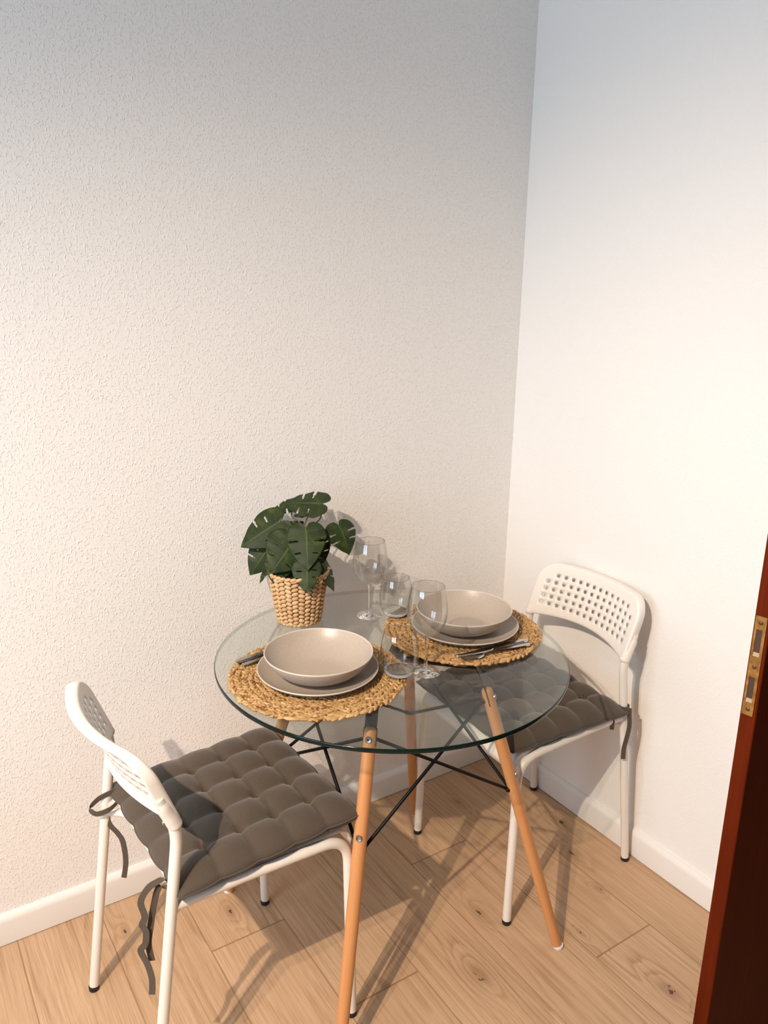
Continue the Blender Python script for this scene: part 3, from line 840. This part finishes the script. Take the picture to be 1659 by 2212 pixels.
def tumbler(label, loc):
    t = thing('tumbler', label, 'glass', loc, 0, 'rounded stemless tumblers')
    outp = [(0,0),(.018,0)]+smooth_prof([(.024,.0006),(.0305,.0045),(.0362,.0150),(.0405,.030),(.0418,.046),(.0405,.066),(.0372,.086),(.0338,.0995)])
    inn = smooth_prof([(.0328,.0995),(.0362,.086),(.0394,.066),(.0407,.046),(.0392,.031),(.0345,.0185),(.026,.0115),(.014,.0095),(0,.0092)])
    MB().lathe([(0,.0006),(.018,.0006),(.0235,.0012),(.0285,.0042),(.0318,.0082),(.0330,.0115),(.0315,.0122),(.026,.0094),(.014,.0072),(0,.0068)], 64).build('base', M['gsolid'], t, angle=None)
    MB().lathe(outp+[(.0336,.1000),(.0330,.1000)]+inn, 64).build('body', M['glass'], t, angle=None)
    MB().tube([(.0333*math.cos(2*PI*k/64), .0333*math.sin(2*PI*k/64), .0998) for k in range(65)], .0008, 8, cap=False).build('lip', M['lip'], t, angle=None)
    return t
tm = tumbler('stemless tumbler in front, right of the nearer bowl', (-.7925,-.5482,MT))
dup(tm, 'stemless tumbler at the back, behind the front wine glass', (-.6172,-.2755,MT), 0)

# ------------------------------------------------------------------ cutlery
def fork(label, loc, ang):
    t = thing('fork', label, 'fork', loc, ang, 'steel cutlery on the placemats')
    MB().loft([(0,0,.0034,.0015,.0008),(.003,0,.0034,.0055,.0012),(.02,0,.0034,.0068,.0013),(.06,0,.0042,.0050,.0014),(.095,0,.0062,.0032,.0016),(.118,0,.0066,.0030,.0015),(.132,0,.0050,.0038,.0012)]).build('handle', M['cutlery'], t, angle=60)
    h = MB().loft([(.131,0,.0050,.0036,.0012),(.138,0,.0038,.0090,.0008),(.146,0,.0032,.0112,.0007),(.153,0,.0034,.0112,.0007)])
    for k in range(4):
        y = (-1.5+k)*.0060
        h.loft([(.152,y,.0034,.0020,.0007),(.170,y,.0040,.0017,.0007),(.190,y*.97,.0062,.0009,.0006)])
    h.build('head', M['cutlery'], t, angle=60)
    return t
def knife(label, loc, ang):
    t = thing('table_knife', label, 'knife', loc, ang, 'steel cutlery on the placemats')
    MB().loft([(0,0,.0034,.0020,.0012),(.003,0,.0034,.0062,.0020),(.02,0,.0034,.0074,.0024),(.07,0,.0036,.0058,.0024),(.096,0,.0038,.0046,.0020),(.104,0,.0038,.0050,.0014)]).build('handle', M['cutlery'], t, angle=60)
    MB().loft([(.103,0,.0038,.0050,.0013),(.112,.001,.0036,.0078,.0008),(.15,.001,.0034,.0084,.0007),(.180,.000,.0034,.0078,.0006),(.195,-.003,.0034,.0048,.0005),(.203,-.0065,.0034,.0010,.0004)]).build('blade', M['cutlery'], t, angle=60)
    return t
def heading(a, b): return math.atan2(b[1]-a[1], b[0]-a[0])
knife('steel knife on the right placemat, nearer its plate, blade towards the front wine glass', (-.439,-.570,MT+.0006), heading((-.439,-.570),(-.642,-.552)))
fork('steel fork on the right placemat, beside the outer edge of the mat', (-.450,-.589,MT+.0004), heading((-.450,-.589),(-.634,-.571)))
knife('steel knife behind the nearer bowl, only its handle end showing, farther of the pair', (-1.070,-.320,MT+.0006), heading((-1.070,-.320),(-.87,-.297)))
fork('steel fork behind the nearer bowl, only its handle end showing, closer to the plate', (-1.064,-.3415,MT+.0004), heading((-1.064,-.3415),(-.875,-.318)))

# ------------------------------------------------------------------ potted plant
PX = Vector((-.8270,-.150,TT+.0005))
pot = thing('potted_plant', 'green artificial plant with split leaves in a woven straw basket by the left wall', 'plant', PX)
PH = .131
def pr(z): return .0535+(.0735-.0535)*(z/PH)**.9
bk = MB().lathe([(0,0),(.052,0),(.0535,.003)]+[(pr(z)-.002, z) for z in [PH*k/10 for k in range(1,11)]]+[(.0690,PH),(.066,PH-.02),(.060,.03),(0,.03)], 64).build('basket', M['dark'], pot)  # dark body, shade between the strands put into its colour
bk['label'] = 'woven straw basket'
wv = MB(); NCOL = 26; NROW = 11
for i in range(NCOL):
    a0 = 2*PI*i/NCOL
    for j in range(NROW):
        z = (j+.5+(.5 if i % 2 else 0)*.9)/NROW*PH*.96
        if z > PH-.003: continue
        r_ = pr(z)
        c = Vector((r_*math.cos(a0), r_*math.sin(a0), z))
        tg = Vector((-math.sin(a0), math.cos(a0), 0)); n_ = Vector((math.cos(a0), math.sin(a0), 0))
        sl = (1 if i % 2 else -1)*rnd.uniform(.22,.45)
        lozenge(wv, c, tg+Vector((0,0,sl)), n_, 2*PI*r_/NCOL*1.16, PH/NROW*.94*rnd.uniform(.88,1.08), .0075, 0, rnd.random()*40)
# rolled rim and foot
for zz, rr_ in ((PH-.002, .0735), (.003, .0535)):
    nn = 34
    for k in range(nn):
        a0 = 2*PI*k/nn; c = Vector((rr_*math.cos(a0), rr_*math.sin(a0), zz)); tg = Vector((-math.sin(a0), math.cos(a0), .35))
        lozenge(wv, c, tg, Vector((math.cos(a0), math.sin(a0), 0)), 2*PI*rr_/nn*1.35, .0095, .008, 0, rnd.random()*40)
wv.build('weave', M['weave'], bk, angle=None)
MB().lathe([(0,.118),(.03,.117),(.062,.112),(.0655,.108)], 40).build('soil', M['moss'], pot)

HEART = cat([(.015,-.03,0),(.10,-.145,0),(.25,-.155,0),(.40,-.04,0),(.475,.13,0),(.455,.33,0),(.37,.53,0),(.25,.72,0),(.11,.89,0),(.0,1.0,0)], 12)
HL = [0]
for a, b in zip(HEART[:-1], HEART[1:]): HL.append(HL[-1]+(b-a).length)
def heart(t):
    s = t*HL[-1]
    for i in range(len(HL)-1):
        if HL[i+1] >= s:
            f = (s-HL[i])/(HL[i+1]-HL[i]+1e-9); return HEART[i].lerp(HEART[i+1], f)
    return HEART[-1]
def leaf(base, tip, hint, wf=1.0, droop=.10, cup=.10, seed=0, slits=None):
    rd = random.Random(seed)
    base = Vector(base); tip = Vector(tip); L = (tip-base).length; m = (tip-base).normalized()
    n_ = Vector(hint); n_ = (n_-m*n_.dot(m)).normalized(); sd = m.cross(n_)
    NRW, NU = 90, 12
    mb = MB()
    slits = slits or [(.44,.50,1.0,2),(.585,.42,1.0,2),(.71,.45,1.0,2)]
    for s in (-1, 1):
        sh = rd.uniform(-.015,.015)
        V = []; F = []; U = []
        for j in range(NRW+1):
            t = j/NRW
            E_ = heart(t)
            ry = max(0, (t-.24)/.76)**1.05*.985
            for i in range(NU+1):
                u = i/NU
                x = E_.x*u*wf; y = ry+(E_.y-ry)*(u**1.12)
                z = -droop*y*abs(y)*1.2 - cup*(abs(x)**1.5)*1.6 + .02*math.sin(t*9*PI)*u*u*(.3 if t < .15 else .55)
                V.append(base+m*(y*L)+sd*(s*x*L)+n_*(z*L))
        def gap(j, i):
            t = (j+.5)/NRW; u = (i+.5)/NU
            for st, u0, u1, w_ in slits:
                st += sh
                ww = w_*(.55 if u < u0+.22 or (u1 < 1 and u > u1-.1) else 1)
                if abs(t-st) < ww*.5/NRW and u0 < u < u1: return True
            return False
        for j in range(NRW):
            for i in range(NU):
                if gap(j, i): continue
                q = [j*(NU+1)+i, j*(NU+1)+i+1, (j+1)*(NU+1)+i+1, (j+1)*(NU+1)+i]
                F.append(tuple(q)); U.append([(i/NU,j/NRW),((i+1)/NU,j/NRW),((i+1)/NU,(j+1)/NRW),(i/NU,(j+1)/NRW)])
        mb.add(V, F, U)
    o = mb.build('leaf', M['leaf'], pot, angle=None)
    bm = bmesh.new(); bm.from_mesh(o.data); bmesh.ops.remove_doubles(bm, verts=bm.verts, dist=2e-5); bmesh.ops.recalc_face_normals(bm, faces=bm.faces); bm.to_mesh(o.data); bm.free()
    for p in o.data.polygons: p.use_smooth = True
    o.location = -PX
    md = o.modifiers.new('solid', 'SOLIDIFY'); md.thickness = .0006; md.offset = 0
    return o
H1 = [(.50,.42,1.0,3),(.70,.45,.80,3)]
H2 = [(.47,.45,1.0,4),(.64,.38,1.0,3)]
H3 = [(.45,.36,.66,4),(.62,.52,1.0,3)]
LEAVES = [ # base, tip, facing, width, droop, cup, slits
    ((-.754,-.142,1.031), (-.833,-.074,1.034), (-.20,-.30,.95), 1.12, .08, .06, H2),
    ((-.789,-.128,1.002), (-.772,-.062,1.004), (-.15,-.45,.85), .95, .2, .05, H3),
    ((-.800,-.078,1.024), (-.866,-.048,1.008), (-.05,-.25,1), .95, .25, .1, H2),
    ((-.851,-.105,.991), (-.952,-.083,.937), (-.42,-.62,.66), .95, .08, .12, H3),
    ((-.880,-.093,.926), (-.934,-.095,.861), (-.55,-.80,.20), 1.0, .12, .12, H2),
    ((-.838,-.148,.950), (-.909,-.167,.886), (-.42,-.80,.42), 1.28, .08, .10, H1),
    ((-.866,-.136,.910), (-.904,-.166,.859), (-.50,-.80,.30), 1.2, .10, .1, H1),
    ((-.817,-.173,.984), (-.845,-.231,.901), (-.45,-.70,.55), .98, .08, .10, H1),
    ((-.834,-.207,.908), (-.855,-.246,.851), (-.45,-.72,.50), 1.05, .12, .10, H3),
    ((-.776,-.175,.893), (-.762,-.228,.834), (.45,-.60,.60), .95, .12, .15, H2),
    ((-.728,-.178,.981), (-.716,-.228,.927), (-.05,-.60,.75), 1.25, .3, .15, H2),
    ((-.780,-.146,.947), (-.770,-.180,.890), (-.35,-.80,.45), 1.2, .1, .1, H1),
    ((-.818,-.085,.960), (-.775,-.082,.976), (-.25,-.45,.85), 1.1, .1, .1, H2),
    ((-.880,-.088,.876), (-.911,-.092,.836), (-.85,.10,.50), .8, .1, .1, H1),
    ((-.852,-.080,.950), (-.912,-.054,.918), (-.30,-.75,.45), 1.0, .1, .1, H1),
    ((-.809,-.187,.903), (-.806,-.226,.866), (-.45,-.80,.40), 1.1, .1, .1, H1),
    ((-.800,-.125,.930), (-.790,-.065,.955), (-.2,-.6,.7), 1.2, .1, .1, H1),
    ((-.770,-.120,.900), (-.735,-.080,.880), (.1,-.6,.7), 1.0, .2, .1, H2),
]
for k, (b, t_, h_, wf, dr, cu, sl) in enumerate(LEAVES): leaf(b, t_, h_, wf, dr, cu, k, sl)
roots = Vector((-.825,-.145,TT+.110))
for k, (b, t_, *_r) in enumerate(LEAVES):
    b = Vector(b); a = 2*PI*k/len(LEAVES)*5; st = roots+Vector((.02*math.cos(a), .02*math.sin(a), 0))
    mid = st.lerp(b, .55)+Vector((0,0,.018)); 
    ctrl = [st, mid, b+(b-Vector(t_)).normalized()*.006, b+(Vector(t_)-b).normalized()*.004]
    if k == 0: ctrl = [st, Vector((-.785,-.143,.965)), Vector((-.763,-.147,.995)), Vector((-.755,-.143,1.018)), b]
    if k == 2: ctrl = [st, Vector((-.806,-.124,.972)), Vector((-.815,-.095,.995)), b]
    if k == 10: ctrl = [st, Vector((-.800,-.150,.918)), Vector((-.765,-.165,.941)), b]
    s = MB().tube([p-PX for p in cat(ctrl, 5)], .0016, 7); s.build('stem', M['stem'], pot)

# ------------------------------------------------------------------ light
def spot(name, loc, target, energy, col, size, blend, radius):
    L = bpy.data.lights.new(name, 'SPOT'); L.energy = energy; L.color = col; L.spot_size = R(size); L.spot_blend = blend; L.shadow_soft_size = radius
    o = bpy.data.objects.new(name, L); COL.objects.link(o); o.location = loc
    o.rotation_euler = (Vector(target)-Vector(loc)).to_track_quat('-Z', 'Y').to_euler(); return o
LP = Vector((-2.71,-1.67,2.62))
for d, en in (((.0,0,0),360),((-.045,.14,0),112)):
    spot('ceiling_spot_lamp', LP+Vector(d), (-.20,-.80,-.80), en, (1,.805,.625), 92, .95, .018)
w = bpy.data.worlds.new('World'); scene.world = w; w.use_nodes = True
bg = w.node_tree.nodes['Background']; bg.inputs[0].default_value = (.66,.82,1,1); bg.inputs[1].default_value = 10.8
pL = bpy.data.lights.new('window_portal', 'AREA'); pL.shape = 'RECTANGLE'; pL.size = WY1-WY0; pL.size_y = WZ1-WZ0; pL.cycles.is_portal = True
po = bpy.data.objects.new('window_portal', pL); COL.objects.link(po); po.location = (XW-.13,(WY0+WY1)/2,(WZ0+WZ1)/2); po.rotation_euler = (R(90),0,R(-90))

# ------------------------------------------------------------------ camera
yaw, pitch, roll, FPX = .5842, .2753, .0162, 1723.86
cy_, sy_ = math.cos(yaw), math.sin(yaw); cp, sp_ = math.cos(pitch), math.sin(pitch)
f = Vector((sy_*cp, cy_*cp, -sp_)); r0 = Vector((cy_,-sy_,0)); u0 = r0.cross(f)
r1 = r0*math.cos(roll)+u0*math.sin(roll); u1 = u0*math.cos(roll)-r0*math.sin(roll)
cam = bpy.data.cameras.new('camera'); co = bpy.data.objects.new('camera', cam); COL.objects.link(co)
co.matrix_world = Matrix(((r1.x,u1.x,-f.x,-1.6828),(r1.y,u1.y,-f.y,-1.8259),(r1.z,u1.z,-f.z,1.5536),(0,0,0,1)))
cam.sensor_fit = 'HORIZONTAL'; cam.sensor_width = 36; cam.lens = 36*FPX/1659; cam.clip_start = .02
scene.camera = co
scene.view_settings.view_transform = 'Standard'; scene.view_settings.look = 'None'; scene.view_settings.gamma = 1
scene.view_settings.use_curve_mapping = False; scene.view_settings.exposure = -0.27
scene.cycles.use_denoising = True; scene.cycles.use_adaptive_sampling = True; scene.cycles.adaptive_threshold = .015
scene.cycles.max_bounces = 18; scene.cycles.diffuse_bounces = 5; scene.cycles.glossy_bounces = 10; scene.cycles.transmission_bounces = 16
scene.cycles.transparent_max_bounces = 32; scene.cycles.sample_clamp_indirect = 4.0
scene.cycles.caustics_reflective = False; scene.cycles.caustics_refractive = False
